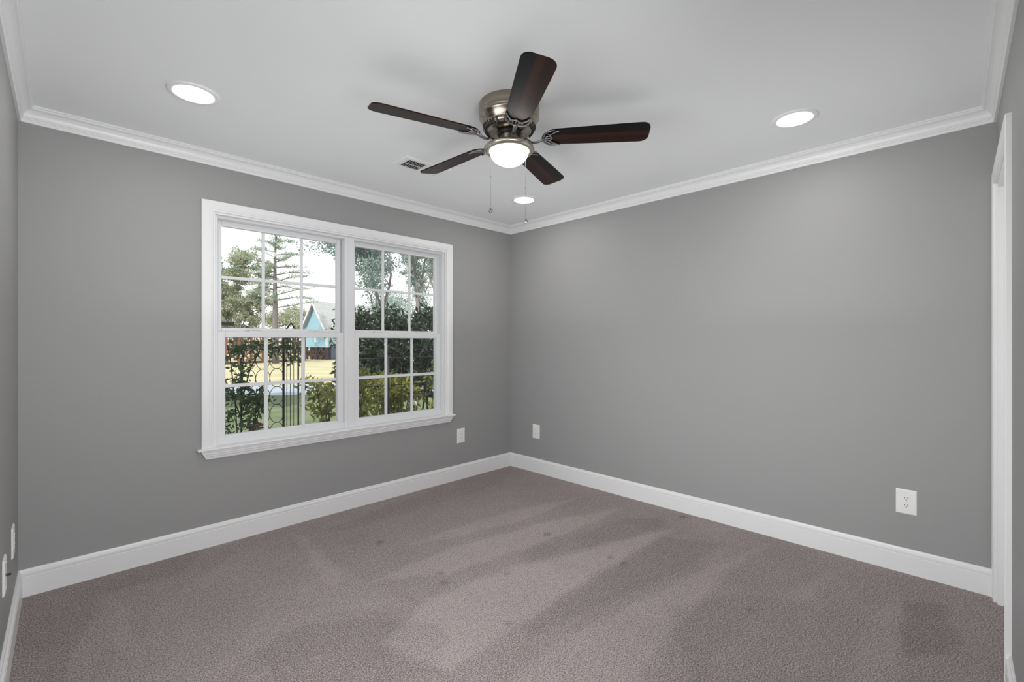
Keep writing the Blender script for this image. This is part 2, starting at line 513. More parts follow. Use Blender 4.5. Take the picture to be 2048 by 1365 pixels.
attr = me.attributes.new('nap', 'FLOAT', 'POINT'); attr.data.foreach_set('value', nap)
me.materials.append(M['carpet'])
floor = bpy.data.objects.new('floor', me); COL.objects.link(floor); tag(floor, kind='structure')
mb = MB(); mb.box((-0.4, -1.2, -0.12), (3.6, 3.484, -0.004)); tag(mb.build('floor_slab', M['siding_dark']), kind='structure')

# baseboards and crown moulding
BASE = [(0, 0), (0.016, 0), (0.016, 0.097), (0.0115, 0.0995), (0.0115, 0.1035), (0.0155, 0.1065), (0.0155, 0.1165),
        (0.0105, 0.1205), (0.0085, 0.123), (0.0085, 0.1255), (0.007, 0.131), (0.004, 0.134), (0, 0.134)]
def crown_profile():
    pts = [(0, 2.36), (0.010, 2.36), (0.012, 2.364), (0.012, 2.374), (0.015, 2.376), (0.015, 2.381)]
    for k in range(7):
        a = k / 6 * math.pi / 2
        pts.append((0.018 + 0.030 * (1 - math.cos(a)), 2.383 + 0.038 * math.sin(a)))
    pts += [(0.050, 2.424), (0.050, 2.430), (0.055, 2.432), (0.055, H), (0, H)]
    return pts
CROWN = crown_profile()
def run_profile(prof, i, s_end=None, s_start=None):
    """moulding along wall i, mitred into its corners unless cut square at X = s_*"""
    p, q, d, n = edge_frame(i)
    r0 = []; r1 = []
    for off, z in prof:
        a = inset(i, off); b = inset((i + 1) % 4, off)
        if s_end is not None: b = p + d * s_end + n * off
        r0.append(Vector((a.x, a.y, z))); r1.append(Vector((b.x, b.y, z)))
    mb = MB(); mb.loft([r0, r1]); return mb
near_cas = (2.449 - A.x) / edge_frame(0)[2].x
tag(run_profile(BASE, 0, s_end=near_cas).build('baseboard_front', M['trim']), kind='structure')
for i in (1, 2, 3):
    tag(run_profile(BASE, i).build('baseboard_' + SIDES[i], M['trim']), kind='structure')
for i in range(4):
    tag(run_profile(CROWN, i).build('trim_%d' % (i + 1), M['trim']), kind='structure')

# ------------------------------------------------------------------ window
YW = 3.334
win = empty('window_1', (1.6, YW, WZ0)); tag(win, kind='structure', label='white twin double-hung window with six-over-six panes', cat='window')
WO = Vector((1.6, YW, WZ0))
def wpart(mb, name, m, parent=win, bevel=0.0):
    base = WO if parent is win else Vector((0, 0, 0))
    # children keep world coordinates: the mesh is shifted by the root's place
    for k, v in enumerate(mb.v): mb.v[k] = tuple(Vector(v) - WO)
    return mb.build(name, m, parent, bevel)

# casing: flat board with a stepped inner edge, mitred round left, top and right
CAS = [(0.0, 0.0), (0.0, 0.018), (0.006, 0.020), (0.040, 0.020), (0.044, 0.018), (0.050, 0.018), (0.055, 0.014), (0.062, 0.012), (0.065, 0.008), (0.065, 0.0)]
def casing_rings(x0, x1, z0, z1, prof, yplane, sign=-1):
    rings = [[], [], [], []]
    for w, t in prof:
        y = yplane + sign * t
        rings[0].append(Vector((x0 + w, y, z0))); rings[1].append(Vector((x0 + w, y, z1 - w)))
        rings[2].append(Vector((x1 - w, y, z1 - w))); rings[3].append(Vector((x1 - w, y, z0)))
    return rings
mb = MB(); mb.loft(casing_rings(0.641, 2.560, 0.61, 2.142, CAS, YW)); wpart(mb, 'casing', M['trim'])

# jamb lining inside the wall, with stops, head and sill
mb = MB()
mb.box((WX0 - 0.001, YW - 0.002, 0.60), (0.716, YW + 0.15, WZ1)); mb.box((2.490, YW - 0.002, 0.60), (WX1 + 0.001, YW + 0.15, WZ1))
mb.box((0.716, YW - 0.002, 2.066), (2.490, YW + 0.15, WZ1))
wpart(mb, 'jamb', M['trim'], bevel=0.0015)
mb = MB()
mb.box((0.716, YW + 0.020, 0.61), (0.734, YW + 0.14, 2.066)); mb.box((2.472, YW + 0.020, 0.61), (2.490, YW + 0.14, 2.066))
mb.box((0.734, YW + 0.030, 2.050), (2.472, YW + 0.14, 2.066))
mb.box((0.734, YW + 0.034, 0.61), (2.472, YW + 0.14, 0.655))
mb.box((0.729, YW + 0.075, 0.65), (0.748, YW + 0.14, 2.05)); mb.box((2.458, YW + 0.075, 0.65), (2.474, YW + 0.14, 2.05))
wpart(mb, 'frame', M['vinyl'], bevel=0.002)
mb = MB()
mb.box((1.565, YW + 0.026, 0.61), (1.641, YW + 0.14, 2.066)); mb.box((1.592, YW + 0.022, 0.61), (1.614, YW + 0.03, 2.066))
wpart(mb, 'mullion', M['vinyl'], bevel=0.002)
# stool with rounded nose, and the stepped apron tapering at both ends
mb = MB()
mb.box((0.616, YW - 0.042, 0.596), (2.578, YW + 0.002, 0.611)); mb.box((0.7165, YW, 0.596), (2.4895, YW + 0.036, 0.611))
wpart(mb, 'stool', M['trim'], bevel=0.006)
APR = [(0.0, 0.596), (0.030, 0.596), (0.030, 0.588), (0.026, 0.584), (0.026, 0.574), (0.022, 0.570), (0.021, 0.560), (0.016, 0.556), (0.014, 0.544), (0.010, 0.540), (0.0, 0.540)]
r0 = []; r1 = []
for off, z in APR:
    k = (0.596 - z) / 0.056
    r0.append(Vector((0.636 + 0.030 * k, YW - off, z))); r1.append(Vector((2.560 - 0.026 * k, YW - off, z)))
mb = MB(); mb.loft([r0, r1]); wpart(mb, 'apron', M['trim'])

def make_sash(x0, x1, z0, z1, yf, yg, stile, rt, rb, muntin):
    """one sash: frame x0..x1, z0..z1, its front at yf, glass at yg; children muntin and glass"""
    th = 0.034
    mb = MB()
    mb.box((x0, yf, z0), (x0 + stile, yf + th, z1)); mb.box((x1 - stile, yf, z0), (x1, yf + th, z1))
    mb.box((x0 + stile, yf, z1 - rt), (x1 - stile, yf + th, z1)); mb.box((x0 + stile, yf, z0), (x1 - stile, yf + th, z0 + rb))
    o = wpart(mb, 'sash', M['vinyl'], bevel=0.003)
    gx0, gx1, gz0, gz1 = x0 + stile, x1 - stile, z0 + rb, z1 - rt
    mb = MB()
    for k in (1, 2):
        x = gx0 + (gx1 - gx0) * k / 3
        mb.box((x - muntin / 2, yg - 0.007, gz0), (x + muntin / 2, yg + 0.006, gz1))
    z = (gz0 + gz1) / 2
    for k in range(3):
        a = gx0 + (gx1 - gx0) * k / 3 + (muntin / 2 if k else 0); b = gx0 + (gx1 - gx0) * (k + 1) / 3 - (muntin / 2 if k < 2 else 0)
        mb.box((a, yg - 0.007, z - muntin / 2), (b, yg + 0.006, z + muntin / 2))
    wpart(mb, 'muntin', M['vinyl'], o, bevel=0.0025)
    mb = MB(); mb.box((gx0 - 0.004, yg, gz0 - 0.004), (gx1 + 0.004, yg + 0.002, gz1 + 0.004))
    wpart(mb, 'glass', M['glass'], o)
    return o
for (x0, x1) in ((0.735, 1.564), (1.642, 2.471)):
    make_sash(x0, x1, 0.622, 1.336, YW + 0.044, YW + 0.066, 0.046, 0.040, 0.046, 0.022)
    make_sash(x0 + 0.004, x1 - 0.004, 1.318, 2.050, YW + 0.084, YW + 0.108, 0.030, 0.034, 0.040, 0.020)
    for f in (0.26, 0.76):                     # sash locks standing on the meeting rail
        x = x0 + (x1 - x0) * f
        mb = MB()
        mb.box((x - 0.030, YW + 0.046, 1.336), (x + 0.030, YW + 0.076, 1.341))
        pts = [(x - 0.045 + 0.09 * k / 10, YW + 0.060, 1.340 + 0.009 * math.sin(math.pi * k / 10)) for k in range(11)]
        mb.tube(pts, 0.004, 6)
        wpart(mb, 'sash_lock', M['vinyl'])

mb = MB(); bp_ = at(453.5, 648.5, 3.01)
mb.box((bp_.x - 0.043, YW + 0.111, 1.374), (bp_.x + 0.043, YW + 0.119, 1.395))
for k, v in enumerate(mb.v): mb.v[k] = tuple(v)
tagbar = mb.build('brown_bar', M['brown_tag'], None, 0.001)
tag(tagbar, 'small dark brown bar against the glass at the lower left of the upper left sash', 'bar')

# the added windows beside and behind the camera, built round the fill lamps
for name, side, s0, s1, z0, z1 in ADDED_WINDOWS:
    p, q, d, n = edge_frame(side)
    TW = Matrix(((d.x, n.x, 0, p.x), (d.y, n.y, 0, p.y), (0, 0, 1, 0), (0, 0, 0, 1)))       # x along, y into the room
    o_ = TW @ Vector(((s0 + s1) / 2, 0, z0)); root = tag(empty(name, o_), kind='structure')
    def put(mb, nm, m, par=root, bev=0.0):
        mb.v = [tuple(TW @ Vector(v) - o_) for v in mb.v]; return mb.build(nm, m, par, bev)
    mb = MB(); mb.loft(casing_rings(s0 - 0.065, s1 + 0.065, z0, z1 + 0.065, CAS, 0.0, sign=1)); put(mb, 'casing', M['trim'])
    mb = MB(); mb.box((s0 - 0.085, -0.06, z0 - 0.018), (s1 + 0.085, 0.035, z0)); put(mb, 'stool', M['trim'], bev=0.004)
    mb = MB(); zm = (z0 + z1) / 2
    mb.box((s0, -WT, z0), (s0 + 0.05, -0.05, z1)); mb.box((s1 - 0.05, -WT, z0), (s1, -0.05, z1))
    mb.box((s0 + 0.05, -WT, z0), (s1 - 0.05, -0.05, z0 + 0.05)); mb.box((s0 + 0.05, -WT, z1 - 0.05), (s1 - 0.05, -0.05, z1))
    mb.box((s0 + 0.05, -0.11, zm - 0.02), (s1 - 0.05, -0.07, zm + 0.02)); sm_ = (s0 + s1) / 2
    if s1 - s0 > 1.5:
        mb.box((sm_ - 0.03, -0.115, z0 + 0.05), (sm_ + 0.03, -0.065, zm - 0.02)); mb.box((sm_ - 0.03, -0.115, zm + 0.02), (sm_ + 0.03, -0.065, z1 - 0.05))
    fr_ = put(mb, 'frame', M['vinyl'], bev=0.002)
    mb = MB(); mb.box((s0 + 0.04, -0.094, z0 + 0.04), (s1 - 0.04, -0.091, z1 - 0.04)); put(mb, 'glass', M['glass'], fr_)

# ------------------------------------------------------------------ door at the right, closet side
p, q, d, n = edge_frame(0)
TD = Matrix(((d.x, n.x, 0, p.x), (d.y, n.y, 0, p.y), (0, 0, 1, 0), (0, 0, 0, 1)))     # x along wall, y into the room
def sx(X): return (X - A.x) / d.x
door = empty('door_1', TD @ Vector((sx(2.88), 0, 0))); tag(door, kind='structure')
DO = door.location.copy()
def dpart(mb, name, m, parent=door, bevel=0.0):
    mb.v = [tuple(TD @ Vector(v) - DO) for v in mb.v]
    return mb.build(name, m, parent, bevel)
DCAS = [(0.0, 0.0), (0.0, 0.014), (0.004, 0.018), (0.016, 0.018), (0.020, 0.015), (0.024, 0.017), (0.040, 0.013), (0.050, 0.013), (0.054, 0.016), (0.060, 0.014), (0.065, 0.008), (0.065, 0.0)]
mb = MB(); mb.loft(casing_rings(sx(2.449), sx(3.304), 0.0, 2.100, DCAS, 0.0, sign=1)); dpart(mb, 'casing', M['trim'])
mb = MB()
mb.box((sx(DX0) - 0.001, -WT, 0), (sx(DX0) + 0.018, 0.001, DZ)); mb.box((sx(DX1) - 0.018, -WT, 0), (sx(DX1) + 0.001, 0.001, DZ))
mb.box((sx(DX0) + 0.018, -WT, DZ - 0.018), (sx(DX1) - 0.018, 0.001, DZ + 0.001))
mb.box((sx(DX0) + 0.018, -0.112, 0), (sx(DX0) + 0.029, -0.078, DZ - 0.018)); mb.box((sx(DX1) - 0.029, -0.112, 0), (sx(DX1) - 0.018, -0.078, DZ - 0.018))
dpart(mb, 'jamb', M['trim'], bevel=0.001)
mb = MB(); mb.box((sx(DX0) + 0.020, -WT + 0.002, 0.012), (sx(DX1) - 0.020, -0.114, DZ - 0.021))
for (z0, z1) in ((0.16, 0.84), (1.00, 1.88)):
    for (a, b) in ((0.115, 0.325), (0.385, 0.595)):
        mb.box((sx(DX0) + a, -0.114, z0), (sx(DX0) + b, -0.110, z1))
leaf = dpart(mb, 'door_leaf', M['trim'], bevel=0.003)
mb = MB(); mb.lathe([(0.0, 0.06), (0.02, 0.058), (0.028, 0.045), (0.022, 0.028), (0.010, 0.022), (0.010, 0.004), (0.026, 0.003), (0.026, 0.0)], 20,
                    Matrix.Translation((sx(DX1) - 0.085, -0.114, 0.93)) @ Matrix.Rotation(R(-90), 4, 'X'))
dpart(mb, 'door_knob', M['nickel_light'], leaf)

# ------------------------------------------------------------------ outlets
def wall_matrix(i, X, z):
    """frame on wall i: local x along the wall, y up, z out into the room; X is the world point along it"""
    p, q, d, n = edge_frame(i)
    s = (Vector(X) - p).dot(d); o = p + d * s
    return Matrix(((d.x, 0, n.x, o.x), (d.y, 0, n.y, o.y), (0, 1, 0, z), (0, 0, 0, 1)))
def rounded(w, h, r, k=5):
    pts = []
    for cx, cy, a0 in ((w/2 - r, h/2 - r, 0), (-w/2 + r, h/2 - r, 90), (-w/2 + r, -h/2 + r, 180), (w/2 - r, -h/2 + r, 270)):
        for j in range(k + 1):
            a = R(a0 + 90 * j / k); pts.append((cx + r * math.cos(a), cy + r * math.sin(a)))
    return pts
def plate_mesh(w=0.089, h=0.134):
    mb = MB()
    rings = []
    for inset_, z in ((0, 0), (0, 0.003), (0.004, 0.006), (0.006, 0.0065)):
        rings.append([Vector((x, y, z)) for x, y in rounded(w - 2*inset_, h - 2*inset_, 0.004)])
    mb.loft(rings); return mb
def outlet(i, X, z, label, coax=False):
    root = empty('wall_outlet' if not coax else 'cable_plate', (0, 0, 0))
    root.matrix_world = wall_matrix(i, X, z)
    tag(root, label, 'outlet' if not coax else 'wall plate', 'outlet covers on the grey walls' if not coax else None)
    plate_mesh().build('cover_plate', M['plate'], root)
    if coax:
        mb = MB(); mb.lathe([(0.0055, 0.0065), (0.0055, 0.009), (0.0045, 0.009), (0.0045, 0.020), (0.001, 0.020)], 12)
        mb.build('cable_jack', M['brass_pin'], root)
        scr = [(0, 0.048), (0, -0.048)]
    else:
        for yc in (0.0195, -0.0195):
            mb = MB()
            pts = [(0.0172 * math.cos(2*math.pi*k/28), yc + max(-0.0135, min(0.0135, 0.0172 * math.sin(2*math.pi*k/28)))) for k in range(28)]
            mb.prism(pts, 0.004, 0.0085)
            rec = mb.build('receptacle', M['plate'], root, 0.0006)
            mb = MB()
            mb.box((-0.0075, yc - 0.001, 0.0083), (-0.0052, yc + 0.0075, 0.0088)); mb.box((0.0052, yc - 0.000, 0.0083), (0.0075, yc + 0.007, 0.0088))
            mb.prism([(0.0028 * math.cos(2*math.pi*k/12), yc - 0.0075 + 0.0028 * math.sin(2*math.pi*k/12)) for k in range(12)], 0.0083, 0.0088)
            mb.build('slot', M['slot'], rec)
        scr = [(0, 0.0)]
    for (x, y) in scr:
        mb = MB(); mb.lathe([(0.0035, 0.006), (0.0035, 0.0072), (0.002, 0.0078)], 12, Matrix.Translation((x, y, 0))); mb.build('screw', M['plate'], root)
outlet(2, (2.665, YW), 0.397, 'white outlet cover below the right end of the window')
outlet(1, (3.313, 2.980), 0.394, 'white outlet cover low on the right wall, the one near the far corner')
outlet(1, (3.313, 0.251), 0.389, 'large white outlet cover on the right wall near the door casing')
outlet(3, (-0.13, 2.970), 0.393, 'white outlet cover on the left wall, the one nearer the corner')
outlet(3, (-0.13, 2.562), 0.393, 'white cable plate on the left wall with a dark jack sticking out', coax=True)

# ------------------------------------------------------------------ ceiling vent
vx0, vx1, vy0, vy1 = 1.572, 1.925, 2.508, 2.700
vent = empty('ceiling_vent', ((vx0 + vx1) / 2, (vy0 + vy1) / 2, H)); tag(vent, 'white two-way air vent in the ceiling beside a fan blade tip', 'vent')
VO = vent.location.copy()
def vpart(mb, name, m, bevel=0.0, parent=vent):
    mb.v = [tuple(Vector(v) - VO) for v in mb.v]; return mb.build(name, m, parent, bevel)
cx0, cx1, cy0, cy1 = vx0 + 0.040, vx1 - 0.040, vy0 + 0.032, vy1 - 0.032
mb = MB()
fr = lambda a, b, c_, d_, z: [Vector((a, c_, z)), Vector((b, c_, z)), Vector((b, d_, z)), Vector((a, d_, z))]
mb.loft([fr(vx0, vx1, vy0, vy1, H), fr(vx0, vx1, vy0, vy1, H - 0.002), fr(vx0 + 0.008, vx1 - 0.008, vy0 + 0.008, vy1 - 0.008, H - 0.008),
         fr(cx0, cx1, cy0, cy1, H - 0.008), fr(cx0, cx1, cy0, cy1, H - 0.0005)], cap=False)
vpart(mb, 'vent_frame', M['metal_white'])
mb = MB(); mb.box((cx0, cy0, H - 0.0014), (cx1, cy1, H - 0.0004)); vpart(mb, 'duct_opening', M['slot'])
mb = MB(); xm = (cx0 + cx1) / 2
for k in range(18):
    x = cx0 + (cx1 - cx0) * (k + 0.5) / 18
    if abs(x - xm) < 0.004: continue
    tilt = -1 if x < xm else 1
    Mx = Matrix.Translation((x, (cy0 + cy1) / 2, H - 0.005)) @ Matrix.Rotation(R(42 * tilt), 4, 'Y')
    mb.box((-0.0048, -(cy1 - cy0) / 2, -0.0006), (0.0048, (cy1 - cy0) / 2, 0.0006), Mx)
vpart(mb, 'louvers', M['metal_white'])
mb = MB(); mb.box((cx0, (cy0 + cy1) / 2 - 0.002, H - 0.0085), (cx1, (cy0 + cy1) / 2 + 0.002, H - 0.006)); mb.box((xm - 0.002, cy0, H - 0.0085), (xm + 0.002, cy1, H - 0.006))
vpart(mb, 'divider', M['metal_white'])
for x in (vx0 + 0.02, vx1 - 0.02):
    mb = MB(); mb.lathe([(0.004, H - 0.007), (0.004, H - 0.010), (0.002, H - 0.0108)], 12, Matrix.Translation((x, (vy0 + vy1) / 2, 0))); vpart(mb, 'screw', M['metal_white'])

# ------------------------------------------------------------------ recessed lamps
def make_recessed(x, y, label):
    root = empty('recessed_light', (x, y, H)); tag(root, label, 'ceiling light', 'recessed ceiling lights')
    mb = MB(); mb.lathe([(0.106, 0.0), (0.106, -0.003), (0.100, -0.0065), (0.086, -0.0075), (0.079, -0.0060), (0.079, -0.001)], 64, cap=False)
    mb.build('trim_ring', M['metal_white'], root)
    mb = MB(); mb.lathe([(0.079, -0.0045), (0.074, -0.0085), (0.060, -0.0115), (0.035, -0.0135), (0.0, -0.014)], 64, cap=False)
    mb.build('lens', M['lens'], root)
    ld = bpy.data.lights.new('lamp_light', 'AREA'); ld.shape = 'DISK'; ld.size = 0.15; ld.energy = RECESSED_W; ld.color = (1.0, 0.97, 0.93)
    lo = bpy.data.objects.new('lamp_light', ld); COL.objects.link(lo); lo.parent = root; lo.location = (0, 0, -0.0155)
    return root
make_recessed(0.469, 2.590, 'round recessed ceiling light at the left, above the window end')
make_recessed(2.750, 2.610, 'round recessed ceiling light behind the fan, nearest the far corner')
make_recessed(2.750, 0.654, 'round recessed ceiling light at the right, near the right wall')
make_recessed(0.469, 0.654, 'round recessed ceiling light overhead, nearest the near corner')

# ------------------------------------------------------------------ ceiling fan
FZ = 0.0
fan = empty('ceiling_fan', (1.600, 1.620, H)); tag(fan, 'five-blade flush-mount ceiling fan of brushed nickel and dark walnut with lit bowl', 'ceiling fan')
mb = MB()
mb.lathe([(0.149, 0.0), (0.150, -0.004), (0.150, -0.036), (0.1475, -0.040), (0.1475, -0.044), (0.150, -0.047), (0.150, -0.052), (0.1465, -0.056), (0.1465, -0.059), (0.149, -0.062),
          (0.148, -0.067), (0.143, -0.071), (0.136, -0.088), (0.129, -0.100), (0.126, -0.104), (0.128, -0.107), (0.129, -0.112), (0.124, -0.122), (0.112, -0.130), (0.098, -0.133), (0.045, -0.134)], 72)
mb.build('motor_housing', M['nickel'], fan)
for k in range(40):                             # louvre slots round the lower band
    if k % 8 == 7: continue
    a = 2 * math.pi * k / 40
    Mx = Matrix.Rotation(a, 4, 'Z') @ Matrix.Translation((0.1220, 0, -0.1205)) @ Matrix.Rotation(R(30), 4, 'Y')
    mb = MB(); mb.box((-0.0035, -0.0046, -0.015), (0.0042, 0.0046, 0.015), Mx)
    mb.build('vent_slot', M['slot'], fan, 0.001)
mb = MB(); mb.lathe([(0.058, -0.132), (0.060, -0.136), (0.060, -0.146), (0.054, -0.150), (0.03, -0.150)], 40); mb.build('flywheel', M['dark_metal'], fan)
mb = MB(); mb.lathe([(0.046, -0.148), (0.047, -0.152), (0.047, -0.198), (0.052, -0.203)], 40, cap=False); mb.build('switch_housing', M['nickel_light'], fan)
mb = MB()
mb.lathe([(0.050, -0.199), (0.075, -0.200), (0.105, -0.203), (0.120, -0.208), (0.1255, -0.215), (0.125, -0.222), (0.119, -0.228), (0.108, -0.233), (0.098, -0.233), (0.095, -0.228), (0.09, -0.222), (0.05, -0.222)], 72)
mb.build('light_fitter', M['nickel_light'], fan)
mb = MB()
mb.lathe([(0.0945, -0.226), (0.0945, -0.236), (0.092, -0.247), (0.086, -0.260), (0.076, -0.272), (0.062, -0.282), (0.046, -0.290), (0.026, -0.295), (0.010, -0.297), (0.0, -0.2972)], 64, cap=False)
mb.build('glass_bowl', M['bowl'], fan)

def blade_outline():
    pts = []
    # half outline (x, half width), rounded tip and rounded root
    up = [(0.176, 0.012), (0.180, 0.026), (0.190, 0.040), (0.206, 0.050), (0.235, 0.0565), (0.30, 0.059), (0.40, 0.0625), (0.52, 0.066), (0.625, 0.0685)]
    cr = 0.040
    for k in range(7):
        a = R(90 - 90 * k / 6); up.append((0.637 + cr * math.cos(a), 0.0685 - cr + cr * math.sin(a)))
    pts = up + [(x, -y) for x, y in reversed(up)]
    return pts
OUT = blade_outline()
PITCH = 12
for k in range(5):
    ang = R(19.9 + 72 * k - (1.0 if k == 3 else 0.0))
    Mb = Matrix.Rotation(ang, 4, 'Z') @ Matrix.Translation((0, 0, -0.166)) @ Matrix.Rotation(R(-PITCH), 4, 'X')
    mb = MB(); mb.prism(OUT, -0.003, 0.003)
    o = mb.build('blade', M['blade_a'], fan, 0.0012)
    o.matrix_local = Mb
    # blade iron: curved arm from the flywheel, open crescent plate under the blade root
    mb = MB()
    Ma = Matrix.Rotation(ang, 4, 'Z')
    arm = [(0.052, 0, -0.143), (0.074, 0, -0.152), (0.094, 0, -0.174), (0.114, 0, -0.189), (0.136, 0, -0.190), (0.156, 0, -0.183), (0.176, 0, -0.175)]
    prof_w = [0.010, 0.010, 0.009, 0.0085, 0.0085, 0.009, 0.011]
    rings = []
    for (x, y, z), w in zip(arm, prof_w):
        rings.append([Ma @ Vector((x, yy, z + zz)) for yy, zz in ((-w, -0.003), (0, -0.0050), (w, -0.003), (w, 0.0026), (-w, 0.0026))])
    mb.loft(rings, smooth=True)
    Zu = -0.0075
    outer = []; inner = []
    for j in range(25):
        b_ = R(-118 + 236 * j / 24)
        outer.append(Mb @ Vector((0.232 - 0.066 * math.cos(b_ * 0.74), 0.056 * math.sin(b_ * 0.78), Zu)))
    mb.tube(outer, [0.0022 + 0.003 * math.sin(math.pi * j / 24) for j in range(25)], 8)
    for j in range(25):
        y = -0.052 + 0.104 * j / 24
        x = 0.232 - 0.030 * math.cos(y / 0.052 * math.pi / 2) ** 0.8 + 0.010 * math.exp(-(y / 0.012) ** 2) - (0.008 * math.exp(-((abs(y) - 0.022) / 0.008) ** 2))
        x += 0.016 * (abs(y) / 0.052) ** 4
        inner.append(Mb @ Vector((x, y, Zu)))
    mb.tube(inner, 0.0040, 8)
    for yy in (-0.020, 0.0, 0.020):
        mb.tube([Mb @ Vector((0.170 + abs(yy) * 0.2, yy * 0.4, Zu)), Mb @ Vector((0.190, yy * 0.7, Zu)), Mb @ Vector((0.208, yy, Zu))], 0.0036, 8)
    iron = mb.build('blade_iron', M['pewter'], fan)
    for (x, yy) in ((0.196, 0.030), (0.196, -0.030), (0.212, 0.0)):
        mb = MB(); mb.lathe([(0.0045, Zu + 0.004), (0.0045, Zu - 0.001), (0.0025, Zu - 0.0025)], 10, Mb @ Matrix.Translation((x, yy, 0))); mb.build('screw', M['pewter'], iron)

s2 = math.sqrt(0.5)
def chain(lat, fwd, ztop, zbot, conn, turn):
    x = lat * s2 + fwd * s2; y = -lat * s2 + fwd * s2
    mb = MB(); nb = int((ztop - zbot) / 0.0045)
    for j in range(nb):
        z = ztop - 0.0045 * (j + 0.5)
        mb.lathe([(0.0004, 0.0018), (0.0014, 0.0010), (0.0016, 0.0), (0.0014, -0.0010), (0.0004, -0.0018)], 6, Matrix.Translation((x, y, z)))
    mb.tube([(x, y, ztop), (x, y, zbot)], 0.0006, 5)
    mb.lathe([(0.001, 0.006), (0.003, 0.004), (0.003, -0.004), (0.001, -0.006)], 10, Matrix.Translation((x, y, conn)))
    ch = mb.build('pull_chain', M['chrome'], fan)
    mb = MB()
    Mk = Matrix.Translation((x, y, zbot - 0.010)) @ Matrix.Rotation(R(turn), 4, 'Z') @ Matrix.Rotation(R(90), 4, 'Y')
    mb.lathe([(0.0085, -0.0035), (0.0105, -0.0025), (0.0105, 0.0025), (0.0085, 0.0035), (0.007, 0.0035), (0.0065, 0.0026), (0.001, 0.0026)], 24, Mk)
    mb.lathe([(0.002, 0.006), (0.0035, 0.003), (0.0035, -0.003), (0.002, -0.005)], 10, Matrix.Translation((x, y, zbot)))
    mb.build('pull_knob', M['pewter'], ch)
chain(-0.088, -0.086, -0.226, 1.905 - H, 2.06 - H, 10)
chain(0.080, -0.030, -0.226, 1.868 - H, 2.02 - H, 48)

# ------------------------------------------------------------------ outdoors
rng = np.random.default_rng(7)
GZ = -0.6
OUTSIDE = []

def leaf_object(name, m, centers, size, parent=None, fold=True, normal_bias=None, jitter=0.35, aspect=0.42, droop=0.0, dirs=None):
    """one mesh of many separate leaf blades with random facing"""
    n_ = len(centers)
    c = np.asarray(centers, float)
    if dirs is None:
        dvec = rng.normal(size=(n_, 3)); dvec[:, 2] -= droop
    else: dvec = np.asarray(dirs, float) + rng.normal(size=(n_, 3)) * jitter
    dvec /= np.linalg.norm(dvec, axis=1)[:, None]
    up = rng.normal(size=(n_, 3))
    if normal_bias is not None: up = up * 0.8 + np.asarray(normal_bias)
    up -= (up * dvec).sum(1)[:, None] * dvec
    up /= np.linalg.norm(up, axis=1)[:, None] + 1e-9
    side = np.cross(dvec, up)
    s = size * (1 + jitter * rng.uniform(-1, 1, n_))[:, None]
    b = c; t = c + dvec * s
    l = c + dvec * s * 0.48 + side * s * aspect * 0.5; r_ = c + dvec * s * 0.48 - side * s * aspect * 0.5
    if fold:
        mid = c + dvec * s * 0.5 - up * s * 0.07
        V = np.stack([b, l, mid, r_, t], 1).reshape(-1, 3)
        base = np.arange(n_)[:, None] * 5
        Fq = np.concatenate([base + np.array([[0, 2, 1]]), base + np.array([[0, 3, 2]]), base + np.array([[1, 2, 4]]), base + np.array([[2, 3, 4]])], 1).reshape(-1, 3)
    else:
        V = np.stack([b, r_, t, l], 1).reshape(-1, 3)
        Fq = (np.arange(n_)[:, None] * 4 + np.arange(4)[None]).reshape(-1, 4)
    me = bpy.data.meshes.new(name)
    me.from_pydata(V.tolist(), [], Fq.tolist())
    me.materials.append(m)
    o = bpy.data.objects.new(name, me); COL.objects.link(o)
    if parent is not None: o.parent = parent
    return o

def ball(n_, c, r, shell=0.55):
    v = rng.normal(size=(n_, 3)); v /= np.linalg.norm(v, axis=1)[:, None]
    rad = shell + (1 - shell) * rng.uniform(0, 1, n_) ** 0.7
    return np.asarray(c) + v * rad[:, None] * np.asarray(r)

def grow(mb, start, direction, length, rad, depth, tips, spread=0.7, kids=3, rnd=None, up=0.15):
    p = Vector(start); dv = Vector(direction).normalized(); pts = [p.copy()]; rr = [rad]
    for k in range(4):
        dv = (dv + Vector((rnd.uniform(-.18, .18), rnd.uniform(-.18, .18), rnd.uniform(-.08, .18)))).normalized()
        p = p + dv * (length / 4); pts.append(p.copy()); rr.append(rad * (1 - 0.13 * (k + 1)))
    mb.tube(pts, rr, 7)
    if depth == 0: tips.append(p.copy()); return
    for k in range(kids):
        nd = (dv + Vector((rnd.uniform(-1, 1), rnd.uniform(-1, 1), rnd.uniform(-0.4, 0.8))) * spread + Vector((0, 0, up))).normalized()
        src = pts[-1] if k < 2 else pts[2]
        grow(mb, src, nd, length * rnd.uniform(0.62, 0.8), rr[-1] * 0.72, depth - 1, tips, spread, kids, rnd, up)
        if depth <= 2: tips.append(src.copy())

# ground: near lawn, street, dry lawn beyond
mb = MB(); mb.box((-80, 3.6, GZ - 0.3), (120, 140, GZ)); tag(mb.build('lawn', M['lawn']), kind='structure')
def strip(name, m, t0, t1, z, half=70):
    c_ = Vector((0.70, 0.94)).normalized(); s_ = Vector((c_.y, -c_.x))
    mb = MB()
    pts = [c_ * t0 - s_ * half, c_ * t0 + s_ * half, c_ * t1 + s_ * half, c_ * t1 - s_ * half]
    mb.prism([(q.x, q.y) for q in pts], GZ, GZ + z); return tag(mb.build(name, m), kind='structure')
strip('street', M['asphalt'], 16.6, 20.4, 0.03)
strip('dry_lawn', M['dry_grass'], 20.4, 120, 0.02)
